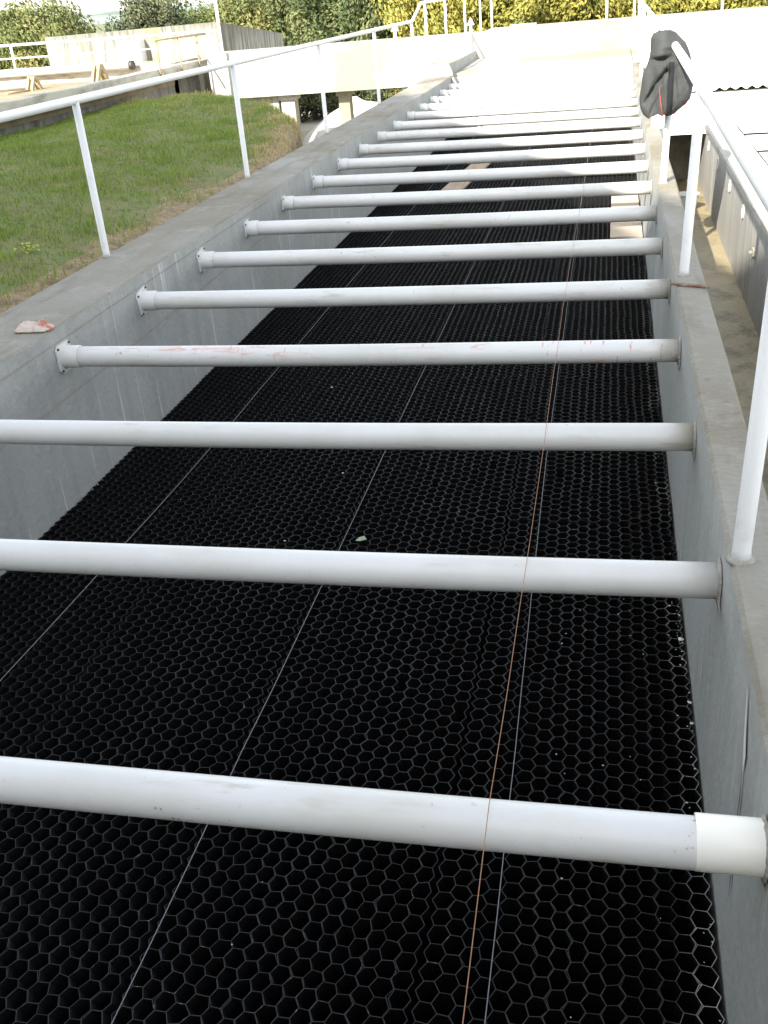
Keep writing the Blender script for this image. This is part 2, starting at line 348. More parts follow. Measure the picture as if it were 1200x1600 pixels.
# ------------------------------------------------------------------ cross pipes
PZ = -.166; PR = .055
def cross_pipe(i):
    y = PY0 + PSP * i
    zz = PZ + rnd.uniform(-.004, .004); y += rnd.uniform(-.006, .006)
    lab = 'white plastic cross pipe, %s from the near end of the basin' % ordinal(i)
    if i == 0: lab = 'nearest and thickest looking white cross pipe with a bright collar at its right end'
    if i == 3: lab = 'white cross pipe smeared with red marks, fourth from the near end'
    if i == 17: lab = 'farthest white cross pipe before the white deck slab at the basin end'
    e = empty('cross_pipe', (XL, y, zz), lab, 'pipe', 'white pipes spanning the basin')
    L = XR - XL; pts = []
    for k in range(25):
        s = k / 24; pts.append((XL + .012 + (L - .014) * s, y + .003 * math.sin(s * 5 + i), zz - .006 * math.sin(math.pi * s)))
    MB((XL, y, zz)).tube(pts, PR, 40).build('pipe', pvc_red if i == 3 else pvc_mat, e)
    c = MB((XL, y, zz)); c.tube([(XL + .012, y, zz), (XL + .10, y, zz), (XL + .104, y, zz)], [PR + .006, PR + .006, PR + .0005], 40, caps=False); c.build('coupling', pvc_mat, e)
    fl = MB((XL, y, zz)); a = .078 if i < 6 else .064
    # wall flange: square plate with clipped corners, standing on the wall
    ring = [(-a, -a * .72), (-a * .72, -a), (a * .72, -a), (a, -a * .72), (a, a * .72), (a * .72, a), (-a * .72, a), (-a, a * .72)]
    rot = rnd.uniform(-.12, .12) + R(8); ca, sa = math.cos(rot), math.sin(rot)
    ring = [(p[0] * ca - p[1] * sa, p[0] * sa + p[1] * ca) for p in ring]
    vs = [(XL + .002, y + p[0], zz + p[1]) for p in ring] + [(XL + .012, y + p[0], zz + p[1]) for p in ring]
    fl.add(vs, [tuple(range(8))[::-1], tuple(range(8, 16))] + [(k, (k + 1) % 8, 8 + (k + 1) % 8, 8 + k) for k in range(8)])
    fo = fl.build('wall_flange', pvc_mat, e)
    if i < 10:
        for dy, dz in ((-1, -1), (1, -1), (1, 1), (-1, 1)):
            py, pz = dy * a * .78, dz * a * .78
            py, pz = py * ca - pz * sa, py * sa + pz * ca
            MB((XL, y, zz)).tube([(XL + .0125, y + py, zz + pz), (XL + .019, y + py, zz + pz)], .007, 6).build('bolt', bolt_mat, fo)
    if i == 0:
        MB((XL, y, zz)).tube([(XR - .142, y, zz), (XR - .140, y, zz), (XR - .005, y, zz)], [PR + .001, PR + .004, PR + .004], 40, caps=False).build('end_collar', pvc_cream, e)
    # mortar smear where the pipe enters the right wall
    sm = MB((XL, y, zz)); q = []; n = 28
    for k in range(n):
        an = 2 * math.pi * k / n; rr = PR + .008 + .009 * rnd.random() + (.03 * rnd.random() if math.sin(an) < -.55 else 0)
        q.append((XR - .003, y + rr * math.cos(an), zz + rr * math.sin(an)))
    inner = [(XR - .012, y + (PR + .001) * math.cos(2 * math.pi * k / n), zz + (PR + .001) * math.sin(2 * math.pi * k / n)) for k in range(n)]
    sm.add(q + inner, [(k, n + k, n + (k + 1) % n, (k + 1) % n) for k in range(n)]); sm.build('mortar_ring', mortar, e)
for i in range(18): cross_pipe(i)

# ------------------------------------------------------------------ strings
def string(name, pts, r, m, label, cat='string', group=None):
    P2 = []
    for i in range(len(pts) - 1):
        a, b = Vector(pts[i]), Vector(pts[i + 1]); k = max(2, int((b - a).length / .35))
        for j in range(k): P2.append(a.lerp(b, j / k) + Vector((rnd.gauss(0, .0012), 0, rnd.gauss(0, .0008))))
    P2.append(Vector(pts[-1]))
    o = MB(pts[0]).tube(P2, r, 6).build(name, m); return tag(o, label, cat, group)
zs = ZM + .016
string('string', [(-2.41, .4, zs), (-2.40, 2.9, zs), (-2.375, 3.68, zs), (-2.345, 5.16, zs), (-2.37, 12.2, zs), (-2.38, 19.8, zs)], .0016, cord_w, 'thin white string on the honeycomb nearest the left wall', group='taut strings along the basin')
string('string', [(-1.255, .4, zs), (-1.245, 1.5, zs), (-1.245, 3.7, zs), (-1.26, 9, zs), (-1.27, 19.8, zs)], .0016, cord_w, 'thin white string running down the middle of the honeycomb', group='taut strings along the basin')
string('string', [(-.255, .4, zs), (-.262, 1.65, zs), (-.31, 5.17, zs), (-.325, 11.5, zs), (-.33, 19.8, zs)], .0016, cord_w, 'thin white string on the honeycomb just right of the orange string', group='taut strings along the basin')
zo = PZ + PR + .002
string('string', [(-.205, -1, zo), (-.21, 1.08, zo), (-.218, 1.6, zo + .003), (-.22, 3.5, zo), (-.23, 5.4, zo), (-.215, 8.8, zo), (-.2, 19.4, zo)], .00095, cord_o, 'orange string stretched over the tops of the white pipes', group='taut strings along the basin')
string('string', [(XL + .015, -1, -.07), (XL + .015, 4.2, -.075), (XL + .012, 8.5, -.06)], .0012, cord_o, 'faint orange string high along the left basin wall just under its top', group='taut strings along the basin')
string('string', [(XL + .03, -1, -.36), (XL + .03, 5.2, -.37), (XL + .012, 9, -.30)], .0012, cord_o, 'faint orange string low along the left basin wall below pipe height', group='taut strings along the basin')

# ------------------------------------------------------------------ boards and bits on the media
b = MB((.19, 11.6, ZM)); b.box(.015, .335, 10.5, 11.42, ZM + .003, ZM + .022); b.build('plywood_board', ply); tag(bpy.data.objects['plywood_board'], 'pale plywood board on the black honeycomb by the right wall, nearer of two', 'board', 'boards lying on the honeycomb')
b = MB((.19, 12.2, ZM)); b.box(.02, .33, 11.45, 12.75, ZM + .003, ZM + .022); tag(b.build('plywood_board', ply), 'pale plywood board on the black honeycomb by the right wall, farther of two', 'board', 'boards lying on the honeycomb')
b = MB((0, 0, 0)); b.box(-.14, .14, -1.3, 1.3, 0, .025); o = b.build('wood_board', wood); o.location = (-1.95, 14.8, ZM + .004); o.rotation_euler = (0, 0, R(-4)); tag(o, 'narrow tan wood board lying lengthwise on the honeycomb near the middle', 'board', 'boards lying on the honeycomb')
rr = random.Random(3); mb = MB()
def crumb(m, x, y, z, s, rr):
    pts = []
    for a, e in ((0, .2), (72, -.1), (144, .3), (216, 0), (288, .15)):
        q = s * rr.uniform(.6, 1.2); pts.append((x + q * math.cos(R(a)), y + q * math.sin(R(a)), z + e * s))
    pts.append((x, y, z + s * rr.uniform(.4, .8))); m.add(pts, [(k, (k + 1) % 5, 5) for k in range(5)] + [(4, 3, 2, 1, 0)])
for _ in range(150):
    y = rr.choice([rr.uniform(1.0, 2.6), rr.uniform(2.5, 4.2), rr.uniform(3.3, 3.9), rr.uniform(1, 16)])
    x = XR - .012 - abs(rr.gauss(0, .03)) if rr.random() < .75 else XR - rr.uniform(.1, .5)
    crumb(mb, x, y, ZM + .001, rr.uniform(.002, .0045), rr)
for _ in range(35):
    crumb(mb, rr.uniform(XL, XR), rr.uniform(.8, 9), ZM + .001, rr.uniform(.0015, .0035), rr)
for x, y, s in ((.325, 3.46, .014), (.332, 3.06, .009), (.333, 2.94, .009), (-1.85, 6.3, .01), (-1.55, 4.15, .008), (-1.44, 4.94, .008)): crumb(mb, x, y, ZM + .002, s, rr)
crumbmat = mat('mortar_crumbs', (.56, .54, .48), .9)
tag(mb.build('mortar_crumbs', crumbmat), 'pale mortar crumbs scattered on the black honeycomb rims', 'debris', kind='stuff')
lf = MB((-1.16, 4.18, ZM)); lf.add([(-1.19, 4.17, ZM + .006), (-1.165, 4.155, ZM + .012), (-1.135, 4.185, ZM + .006), (-1.15, 4.205, ZM + .014), (-1.175, 4.20, ZM + .009)], [(0, 1, 4), (1, 2, 3), (1, 3, 4)])
tag(lf.build('fallen_leaf', mat('pale_leaf', (.30, .36, .22), .7)), 'small pale green leaf on the honeycomb between the second and third pipes', 'leaf')

# rag on the left wall top
rg = MB((-2.98, 4.68, 0)); vs = []; fs = []; n = 22
for j in range(n):
    for i in range(n):
        u = i / (n - 1) * 2 - 1; v = j / (n - 1) * 2 - 1
        q = 1 + .22 * noise.noise(Vector((u * 2, v * 2, 4)))
        x = -2.985 + .105 * u * q * (1 - .15 * v * v); y = 4.68 + .062 * v * q * (1 - .2 * u * u)
        e = max(0, 1 - max(abs(u), abs(v)) ** 3)
        z = .006 + e * (.030 + .030 * noise.noise(Vector((u * 3.2, v * 3.2, 1))) + .014 * noise.noise(Vector((u * 8, v * 8, 2))))
        vs.append((x, y, max(z, .004)))
for j in range(n - 1):
    for i in range(n - 1): fs.append((j * n + i, j * n + i + 1, (j + 1) * n + i + 1, (j + 1) * n + i))
rg.add(vs, fs, True); ro = rg.build('rag', cloth_rag); s_ = ro.modifiers.new('s', 'SOLIDIFY'); s_.thickness = .003; s_.offset = 1
tag(ro, 'crumpled pale rag with red stains on top of the left basin wall', 'rag')
# rusty strip across the right wall top
st = MB((.41, 5.23, 0)); st.add([(.318, 5.265, .003), (.318, 5.295, .003), (.505, 5.225, .003), (.505, 5.19, .003), (.318, 5.265, .011), (.318, 5.295, .011), (.505, 5.225, .011), (.505, 5.19, .011)],
    [(0, 1, 2, 3), (4, 7, 6, 5), (0, 4, 5, 1), (1, 5, 6, 2), (2, 6, 7, 3), (3, 7, 4, 0)]); tag(st.build('metal_strip', rust), 'flat rusty metal strip lying across the narrow right wall top', 'metal strip')

# ------------------------------------------------------------------ handrails
def post_mesh(x, y, z0, z1, r, e, flare=False, lean=0.0):
    m = MB((x, y, z0)); m.tube([(x, y, z0 + .0), (x, y, z0 + .035), (x + lean, y, z1)], [r * 1.12, r, r], 18); p = m.build('post', white_paint, e)
    base = MB((x, y, z0)); base.tube([(x, y, z0 - .004), (x, y, z0 + .006), (x, y, z0 + .012)], [r * 1.55, r * 1.5, r * 1.1], 14, caps=True); base.build('mortar_foot', mortar, p)
xl = XLo + .045
hl = empty('handrail', (xl, 6.3, 0), 'long white pipe handrail on the left wall top beside the grass', 'handrail')
rail = MB((xl, 6.3, 0)); rail.tube([(xl, -3, .995), (xl, 6, 1.0), (xl, 18.55, .985), (xl, 19.55, 1.24), (xl, 32, 1.24)], .026, 18).build('rail', white_paint, hl)
for y in (-2.8, .22, 3.26, 6.31, 9.34, 12.35, 15.45, 18.5): post_mesh(xl, y, 0, .985, .024, hl)
for y in (19.95, 22.4): post_mesh(xl, y, .21, 1.23, .024, hl)
for y in (25.4, 28.4, 31.1): post_mesh(xl, y, .3, 1.23, .024, hl)
xr = .425
hr = empty('handrail', (xr, 5.47, 0), 'white pipe handrail on the narrow right wall carrying the grey jacket', 'handrail')
MB((xr, 5.47, 0)).tube([(xr - .055, -3, .90), (xr - .018, 2.6, .905), (xr, 8.4, .965), (xr, 19.5, 1.0), (xr, 20.4, 1.25), (xr, 28, 1.25)], .027, 18).build('rail', white_paint, hr)
for y, x_ in ((-.4, xr), (2.49, .375), (5.47, xr - .03), (8.15, xr - .03), (11.3, xr), (14.2, xr), (17.0, xr)): post_mesh(x_, y, 0, .93 if y < 8 else .96, .025, hr, lean=(xr - x_) if y != 2.49 else .028)
for y in (19.7, 24.9): post_mesh(xr, y, .02 if y < 20 else .3, 1.05 if y < 20 else 1.24, .024, hr)

# ------------------------------------------------------------------ side channel (right) and its far wall
cw = empty('channel_wall', (1.05, 8, -.9), 'streaked grey wall of the side channel with a sunlit cap and round pipe stubs', 'wall')
long_wall('wall_face', .95, 1.22, 6.2, 11.25, -.9, -.055, conc_side, conc_sun, parent=cw)
long_wall('wall_face_near', .953, 1.215, -3.9, 6.2, -.9, -.0555, conc_side, conc_sun, parent=cw)
long_wall('cap', .94, 1.23, 6.25, 11.25, -.055, 0, conc_sun, conc_sun, wob=.012, parent=cw)
for y, z, r in ((10.86, -.15, .05), (9.81, -.15, .05), (8.76, -.155, .05), (7.78, -.16, .052)):
    s = MB((.95, y, z)); s.tube([(.99, y, z), (.940, y, z)], r, 24, caps=False); s.tube([(.942, y, z), (.99, y, z)], r - .008, 24, caps=False)
    n = 24; vs = [(.940, y + q * math.cos(2 * math.pi * k / n), z + q * math.sin(2 * math.pi * k / n)) for q in (r, r - .008) for k in range(n)]
    s.add(vs, [(k, (k + 1) % n, n + (k + 1) % n, n + k) for k in range(n)]); s.build('pipe_stub', pvc_mat, cw)
    d = MB((.95, y, z)); d.add([(.946, y + (r - .009) * math.cos(2 * math.pi * k / n), z + (r - .009) * math.sin(2 * math.pi * k / n)) for k in range(n)], [tuple(range(n))]); d.build('pipe_bore', conc_side, cw)
bk = MB((.95, 7.02, -.27)); bk.box(.935, .95, 6.99, 7.06, -.295, -.245); bk.box(.912, .935, 7.01, 7.04, -.28, -.262); bk.build('bracket', pvc_mat, cw, bevel=.004)
# end of the channel: white slab spanning over a dark mouth
es = empty('channel_cover', (.75, 13, 0), 'wide white deck slab bridging the far end of the wet side channel', 'deck slab')
s = MB((.75, 13, 0)); s.box(.50, 1.22, 11.27, 14.3, -.085, .004); s.build('slab', cover_white, es, bevel=.006)
bw = MB((.72, 15, -.5)); bw.box(.497, .949, 12.2, 12.4, -.9, -.09); tag(bw.build('channel_end_wall', conc_dark), 'dark concrete wall closing the channel under the white slab', 'wall')
wl = MB((1.0, 13, -.5)); wl.box(.952, 1.2, 11.26, 14.3, -.9, -.09); wl.build('wall_under_slab', conc_side, cw)

# bucket lid / basin on the channel floor
bu = empty('plastic_bucket', (.745, 10.5, -.68), 'translucent white plastic bucket standing on the wet channel floor', 'bucket')
s = MB((.745, 10.5, -.68)); s.tube([(.745, 10.5, -.678), (.745, 10.5, -.57), (.745, 10.5, -.53)], [.085, .105, .112], 28, caps=False)
s.tube([(.745, 10.5, -.53), (.745, 10.5, -.66)], [.107, .083], 28, caps=True); s.build('bucket_body', mat('milky_plastic', (.66, .66, .62), .4, sub=.2), bu)
MB((.745, 10.5, -.68)).tube([(.745 + .114 * math.cos(a * .2618), 10.5 + .114 * math.sin(a * .2618), -.53) for a in range(25)], .006, 8, caps=False).build('rim', pvc_mat, bu)
# cup on the wall
cu = empty('paper_cup', (.475, 11.62, .0), 'small white paper cup with a grey mark on the wall beneath the jacket', 'cup')
s = MB((.475, 11.62, 0)); s.tube([(.47, 11.15, .005), (.47, 11.15, .115)], [.030, .040], 24, caps=False); s.tube([(.47, 11.15, .112), (.47, 11.15, .01)], [.037, .027], 24); s.build('cup_body', pvc_cream, cu)
# small shield-like grey mark on the near side of the cup
def cuppt(a, z): r = .0315 + (z - .005) * .091 + .0006; return (.47 + r * math.sin(a), 11.15 - r * math.cos(a), z)
mk = MB((.475, 11.62, 0)); mk.add([cuppt(-.38, .088), cuppt(0, .090), cuppt(.38, .088), cuppt(.36, .062), cuppt(0, .040), cuppt(-.36, .062)], [(0, 5, 4, 1), (1, 4, 3, 2)]); mk.build('printed_mark', blue_mark, cu)

# ------------------------------------------------------------------ right basin: cover panels, corrugated sheets
for k, (y0, y1) in enumerate(((6.3, 7.23), (7.37, 8.31), (8.45, 9.40), (9.54, 10.43), (10.60, 11.9), (11.95, 13.1), (13.14, 14.25))):
    m = MB((2.9, y0, 0)); m.box(1.235, 5.0, y0, y1, -.010, -.004 + rnd.uniform(-.002, .002))
    o = m.build('cover_panel', cover_white, bevel=.002)
    tag(o, 'white cover panel right of the side channel, %s from the near end' % ordinal(k), 'cover panel', 'white cover panels over the right basin')
o = MB((2.9, 4, 0)).box(1.235, 5.0, -3.9, 6.2, -.9, -.06).build('side_platform', conc_sun); tag(o, 'pale concrete platform at the right of the side channel, before the cover panels', 'platform')
o = MB((2.9, 4, 0)).box(1.24, 5.0, 6.21, 14.3, -.9, -.5).build('side_platform_floor', conc_dark); tag(o, 'dark concrete bed seen through gaps between the white cover panels', 'floor slab')
for k in range(4):
    m = MB(); n = 250; y0 = 14.32 + k * 2.22; y1 = y0 + 2.36; vs = []; z0 = .035 + .012 * k
    for i in range(n + 1):
        x = .52 + 5.4 * i / n; z = z0 + .017 * math.sin(x * 2 * math.pi / .13)
        vs += [(x, y0, z), (x, y1, z + .016)]
    m.add(vs, [(2 * i, 2 * i + 2, 2 * i + 3, 2 * i + 1) for i in range(n)], True)
    m.o = Vector((3.2, y0, z0)); o = m.build('corrugated_sheet', cover_white); sm = o.modifiers.new('s', 'SOLIDIFY'); sm.thickness = .003
    tag(o, 'white corrugated roofing sheet lying flat beyond the cover panels, %s one from the near edge' % ordinal(k), 'roofing sheet', 'corrugated sheets on the right')
o = MB((3, 18, -.5)).box(.52, 5.9, 14.33, 23.4, -1.99, -.01).build('side_platform', conc_sun); tag(o, 'pale concrete block carrying the corrugated white sheets', 'platform')

# deck slab over the basin's far end
o = MB((-1.3, 21.6, 0)).box(XL + .008, XR - .004, 19.88, 23.48, -.35, .03).build('deck_slab', conc_sun, bevel=.01); tag(o, 'sunlit white concrete deck slab closing the far end of the honeycomb basin', 'deck slab')
o = MB((-1.3, 19.8, -1)).box(XL + .006, XR - .006, 19.70, 19.86, BOT, -.02).build('end_wall', conc_in); tag(o, 'cross wall of the basin under the far deck slab', 'wall')
o = MB((.42, 21, -.5)).box(.349, .515, 19.905, 23.48, -1.99, .02).build('wall_extension', conc_sun); tag(o, 'short sunlit wall piece at the right of the far deck slab', 'wall')

# ------------------------------------------------------------------ elevated cross channel (beam) and platform behind
ec = empty('elevated_channel', (-2, 24, -.45), 'long pale elevated concrete channel crossing the far end on columns', 'channel')
m = MB((-2, 24, -.45)); m.box(-9.0, 6.0, 23.5, 24.65, -.44, .52); m.build('channel_body', conc_sun, ec, bevel=.01)
for x0, x1, y in ((-6.12, -5.86, 23.9), (-7.45, -7.12, 23.75)):
    c = MB((x0, y, -1)); c.box(x0, x1, y, y + .3, BOT, -.56); c.box(x0 - .04, x1 + .05, y - .05, y + .35, -.56, -.443); c.build('column', conc_sun, ec, bevel=.006)
pn = MB((-8.2, 24, -1)); pn.box(-9.0, -7.5, 23.75, 23.95, BOT, -.443); pn.build('panel_wall', conc_stain, ec)
o = MB((0, 28, .2)).box(-3.45, 6.0, 24.66, 32.2, -1.99, .30).build('far_platform', conc_sun); tag(o, 'pale concrete platform behind the elevated channel', 'platform')
# small things on the channel top
bx = empty('junction_box', (-1.88, 24, .52), 'small white box on top of the far elevated channel', 'box')
MB((-1.88, 24, .52)).box(-2.14, -1.64, 23.7, 24.0, .523, .60).build('box_body', white_paint, bx, bevel=.006); MB((-1.88, 24, .52)).box(-2.16, -1.62, 23.68, 24.02, .603, .625).build('box_lid', white_paint, bx, bevel=.004)
for k, (x, lab) in enumerate(((-4.72, 'small white marker post with a pointed cap, left one on the elevated channel'), (-3.04, 'small white marker post with a pointed cap, right one on the elevated channel'))):
    e = empty('marker_post', (x, 24, .52), lab, 'marker post', 'marker posts on the elevated channel')
    MB((x, 24, .52)).box(x - .03, x + .03, 23.97, 24.03, .523, .68).build('post', white_paint, e)
    c = MB((x, 24, .52)); c.add([(x - .08, 23.92, .683), (x + .08, 23.92, .683), (x + .08, 24.08, .683), (x - .08, 24.08, .683), (x, 24, .83)], [(3, 2, 1, 0), (0, 1, 4), (1, 2, 4), (2, 3, 4), (3, 0, 4)]); c.build('cap', white_paint, e)
for k, (x, y, z, lab) in enumerate(((-.155, 24.2, .523, 'thin white pole on the elevated channel, just left of the jacket'), (2.19, 24.2, .523, 'thin white pole on the elevated channel at the far right'), (-8.55, 23.35, -2.0, 'tall thin white pole in front of the left end of the elevated channel'))):
    e = empty('pole', (x, y, z), lab, 'pole', 'white poles at the far end')
    zt = 3.4 if k < 2 else 3.2
    MB((x, y, z)).tube([(x, y, z), (x, y, zt)], .035 if k == 2 else .03, 12).build('pole_shaft', white_paint, e); MB((x, y, z)).tube([(x, y, zt), (x, y, zt + .04)], [.045, .01], 12).build('pole_cap', white_paint, e)

# ------------------------------------------------------------------ old tank wall at the left, behind
tk = empty('old_tank', (-11.2, 27, -2), 'old whitewashed concrete tank with black streaks, sloping side wall at the right', 'tank')
m = MB((-11.2, 27, -2)); x0, x1 = -13.6, -9.13; y0, y1 = 24.8, 30.0
vs = [(x0, y0, -2), (x1, y0, -2), (x1, y1, -2), (x0, y1, -2), (x0, y0, 1.13), (x1, y0, 1.15), (x1, y1, .66), (x0, y1, .66)]
m.add(vs, [(0, 1, 5, 4), (1, 2, 6, 5), (2, 3, 7, 6), (3, 0, 4, 7)])
t = .22
vi = [(x0 + t, y0 + t, 1.10), (x1 - t, y0 + t, 1.12), (x1 - t, y1 - t, .67), (x0 + t, y1 - t, .67)]
b0 = len(m.v) - 8; m.v += [Vector(p) for p in vi] + [Vector((p[0], p[1], -.6)) for p in vi]
for a in range(4):
    a2 = (a + 1) % 4
    for q in ((4 + a, 4 + a2, 8 + a2, 8 + a), (8 + a, 8 + a2, 12 + a2, 12 + a)): m.f.append([b0 + i for i in q]); m.smooth.append(False); m.mi.append(0)
m.f.append([b0 + i for i in (12, 13, 14, 15)]); m.smooth.append(False); m.mi.append(0)
m.build('tank_walls', conc_stain, tk)
cb = empty('utility_cabinet', (-11.2, 24.6, .3), 'plain white cabinet against the streaked tank wall', 'cabinet')
MB((-11.2, 24.6, .3)).box(-11.5, -11.0, 24.45, 24.78, .3, .93).build('cabinet_body', white_paint, cb, bevel=.01); MB((-11.2, 24.6, .3)).box(-11.47, -11.03, 24.43, 24.446, .33, .90).build('cabinet_door', white_paint, cb, bevel=.004)
# ------------------------------------------------------------------ left open channel
oc = empty('open_channel', (-10.3, 18, 0), 'long open concrete channel with brown silt, left of the grass mound', 'channel')
lp = long_wall('front_lip', -9.52, -9.30, 4, 24.3, .12, .40, lip_mat, lip_mat, wob=.02, parent=oc)
MB((-10.3, 18, 0)).box(-9.75, -9.56, 4, 24.3, -2, .118).build('front_wall', conc_dark, oc)
MB((-10.3, 18, 0)).box(-16, -9.525, 4, 22.7, .0, .20).build('silt_bed', silt, oc)
rwx = MB((-10.3, 18, 0)); rwx.box(-16, -9.56, 22.72, 23.0, -2, .45); rwx.build('rear_wall', lip_mat, oc, bevel=.015)
MB((-10.3, 18, 0)).box(-16.3, -16.01, 4, 23.0, -2, .46).build('outer_wall', conc_sun, oc)
MB((-10.3, 18, 0)).box(-18.8, -9.57, 23.02, 24.6, -2, .44).build('rear_slab', conc_sun, oc)
p_ = empty('white_pipe', (-14, 21.3, .3), 'large white pipe ending at the smaller yellow bracket by the frame edge', 'pipe')
MB((-14, 21.3, .3)).tube([(-16, 21.2, .29), (-12.2, 21.3, .30)], .10, 24).build('pipe_body', pvc_mat, p_)
p2 = empty('white_pipe', (-12.5, 22.6, .5), 'long white pipe with black end cap along the rear wall of the open channel', 'pipe')
MB((-12.5, 22.6, .5)).tube([(-16, 22.62, .50), (-10.45, 22.55, .47)], .085, 20).build('pipe_body', pvc_mat, p2); MB((-12.5, 22.6, .5)).tube([(-10.45, 22.55, .47), (-10.36, 22.55, .47)], .095, 16).build('end_cap', bolt_mat, p2)
for k, (x, y, s_, lab) in enumerate(((-10.7, 21.5, 1.05, 'larger faded yellow steel bracket standing in the silt'), (-12.0, 21.0, .75, 'smaller faded yellow steel bracket nearer the frame edge'))):
    e = empty('steel_bracket', (x, y, .2), lab, 'bracket', 'yellow brackets in the open channel')
    m = MB((x, y, .2)); hgt = .36 * s_
    prof = [(-.32 * s_, 0), (-.06 * s_, hgt), (.10 * s_, hgt), (.30 * s_, 0), (.18 * s_, 0), (.04 * s_, hgt * .72), (-.02 * s_, hgt * .72), (-.2 * s_, 0)]
    for xx in (-.08, .03):
        vs = [(x + xx, y + p[0], .2 + p[1]) for p in prof] + [(x + xx + .05, y + p[0], .2 + p[1]) for p in prof]
        quads = [(0, 1, 6, 7), (1, 2, 5, 6), (2, 3, 4, 5)]
        m.add(vs, [q for q in quads] + [tuple(8 + i for i in q[::-1]) for q in quads] + [(i, (i + 1) % 8, 8 + (i + 1) % 8, 8 + i)[::-1] for i in range(8)])
    m.build('bracket_frame', yellow_steel, e); MB((x, y, .2)).box(x - .029, x + .029, y - .05 * s_, y + .09 * s_, .2 + hgt * .74, .2 + hgt * .98).build('bracket_spacer', yellow_steel, e)
    MB((x, y, .2)).tube([(x + .02, y - .3 * s_, .22), (x + .05, y - 1.6 * s_, .24)], .02, 8).build('bracket_rod', yellow_steel, e)
# railings on the left
rl = empty('white_railing', (-11, 23.3, .4), 'white two-bar railing running across in front of the old tank', 'railing')
MB((-11, 23.3, .4)).tube([(-18.5, 23.6, 1.10), (-13.5, 23.4, 1.04), (-8.55, 23.35, .99)], .028, 12).build('top_rail', white_paint, rl)
MB((-11, 23.3, .4)).tube([(-18.5, 23.6, .80), (-13.6, 23.4, .76), (-8.55, 23.35, .72)], .018, 10).build('middle_rail', white_paint, rl)
for x in (-18.0, -15.6, -13.75, -12.6): MB((-11, 23.3, .4)).tube([(x, 23.42, .44 if x > -14.6 else -2), (x, 23.42, 1.03)], .028, 12).build('post', white_paint, rl)
ry = empty('yellowed_railing', (-9.35, 22.5, .1), 'thin yellowed railing with three posts on the channel lip', 'railing')
MB((-9.35, 22.5, .1)).tube([(-9.26, 21.35, .95), (-9.26, 24.3, .93)], .022, 10).build('top_rail', yellow_steel, ry)
for y in (21.4, 22.6, 23.7): MB((-9.35, 22.5, .1)).tube([(-9.26, y, .10), (-9.26, y, .94)], .02, 10).build('post', yellow_steel, ry)

# ------------------------------------------------------------------ grass mound
def yend(x):
    pts = [(-3.3, 10.9), (-4.2, 14.1), (-5.3, 16.3), (-6.8, 17.7), (-9.6, 20.8)]
    for i in range(4):
        if x >= pts[i + 1][0]:
            a, b = pts[i], pts[i + 1]; t_ = (a[0] - x) / (a[0] - b[0]); return a[1] + (b[1] - a[1]) * t_
    return 20.8
def mound_z(x, y):
    d = XLo - x
    z = -.03 + .10 * min(1, d / .8) + .03 * noise.noise(Vector((x * 1.6, y * 1.3, 4))) * min(1, d) + .05 * noise.noise(Vector((x * .5, y * .4, 0))) * min(1, d) + .015 * noise.noise(Vector((x * 3, y * 3, 0))) * min(1, d * 3) + .05 * math.exp(-((x + 6.5) / 1.5) ** 2)
    if d > 4.2: z -= .16 * min(1, (d - 4.2) / 1.2)
    e = yend(x) - y + .25 * noise.noise(Vector((x * 1.5, y * 1.5, 7)))
    if e < .5: z -= .12 * (1 - max(e, 0) / .5) ** 2
    if e < 0: z -= min(2.2, (-e) * 3.2)
    return z
m = MB(); vs = []; fs = []; NX, NY = 62, 260
for j in range(NY):
    for i in range(NX):
        x = XLo - .001 - (9.58 - 3.388) * i / (NX - 1); y = -3.5 + 26.5 * j / (NY - 1)
        vs.append((x, y, max(-2.02, mound_z(x, y))))
for j in range(NY - 1):
    for i in range(NX - 1):
        fs.append((j * NX + i, (j + 1) * NX + i, (j + 1) * NX + i + 1, j * NX + i + 1))
m.add(vs, fs, True)
for k, f_ in enumerate(m.f):
    c = sum((m.v[i] for i in f_), Vector()) / 4
    e = yend(c.x) - c.y
    if e < .28 + .35 * noise.noise(c * 2) + max(0, c.x + 5.2) * .9: m.mi[k] = 1
    elif XLo - c.x < .16 + .28 * max(0, noise.noise(Vector((c.x, c.y * .9, 2))) + .15): m.mi[k] = 1
tag(m.build('grass_mound', [turf_mat, soil]), kind='structure')

def blades(name, pts, hmin, hmax, wd, m_, label, seed, lean=.5):
    rr = random.Random(seed); V = []; F = []; A1 = []; A2 = []
    for (x, y, z, s, a2) in pts:
        an = rr.uniform(0, 6.283); hh = rr.uniform(hmin, hmax) * s; wq = wd * rr.uniform(.7, 1.3)
        la = rr.uniform(0, 6.283); ll = hh * lean * rr.random()
        dx, dy = math.cos(an) * wq, math.sin(an) * wq; b = len(V)
        V += [(x - dx, y - dy, z), (x + dx, y + dy, z), (x + dx * .7 + math.cos(la) * ll * .35, y + dy * .7 + math.sin(la) * ll * .35, z + hh * .6), (x - dx * .7 + math.cos(la) * ll * .35, y - dy * .7 + math.sin(la) * ll * .35, z + hh * .6), (x + math.cos(la) * ll, y + math.sin(la) * ll, z + hh)]
        F += [(b, b + 1, b + 2, b + 3), (b + 3, b + 2, b + 4)]
        r1 = rr.random(); A1 += [r1, r1]; A2 += [a2, a2]
    me = bpy.data.meshes.new(name); me.from_pydata(V, [], F); me.materials.append(m_)
    for nm, A in (('rnd', A1), ('rnd2', A2)):
        at = me.attributes.new(nm, 'FLOAT', 'FACE'); at.data.foreach_set('value', A)
    o = bpy.data.objects.new(name, me); col.objects.link(o); return o
rr = random.Random(11); P_ = []
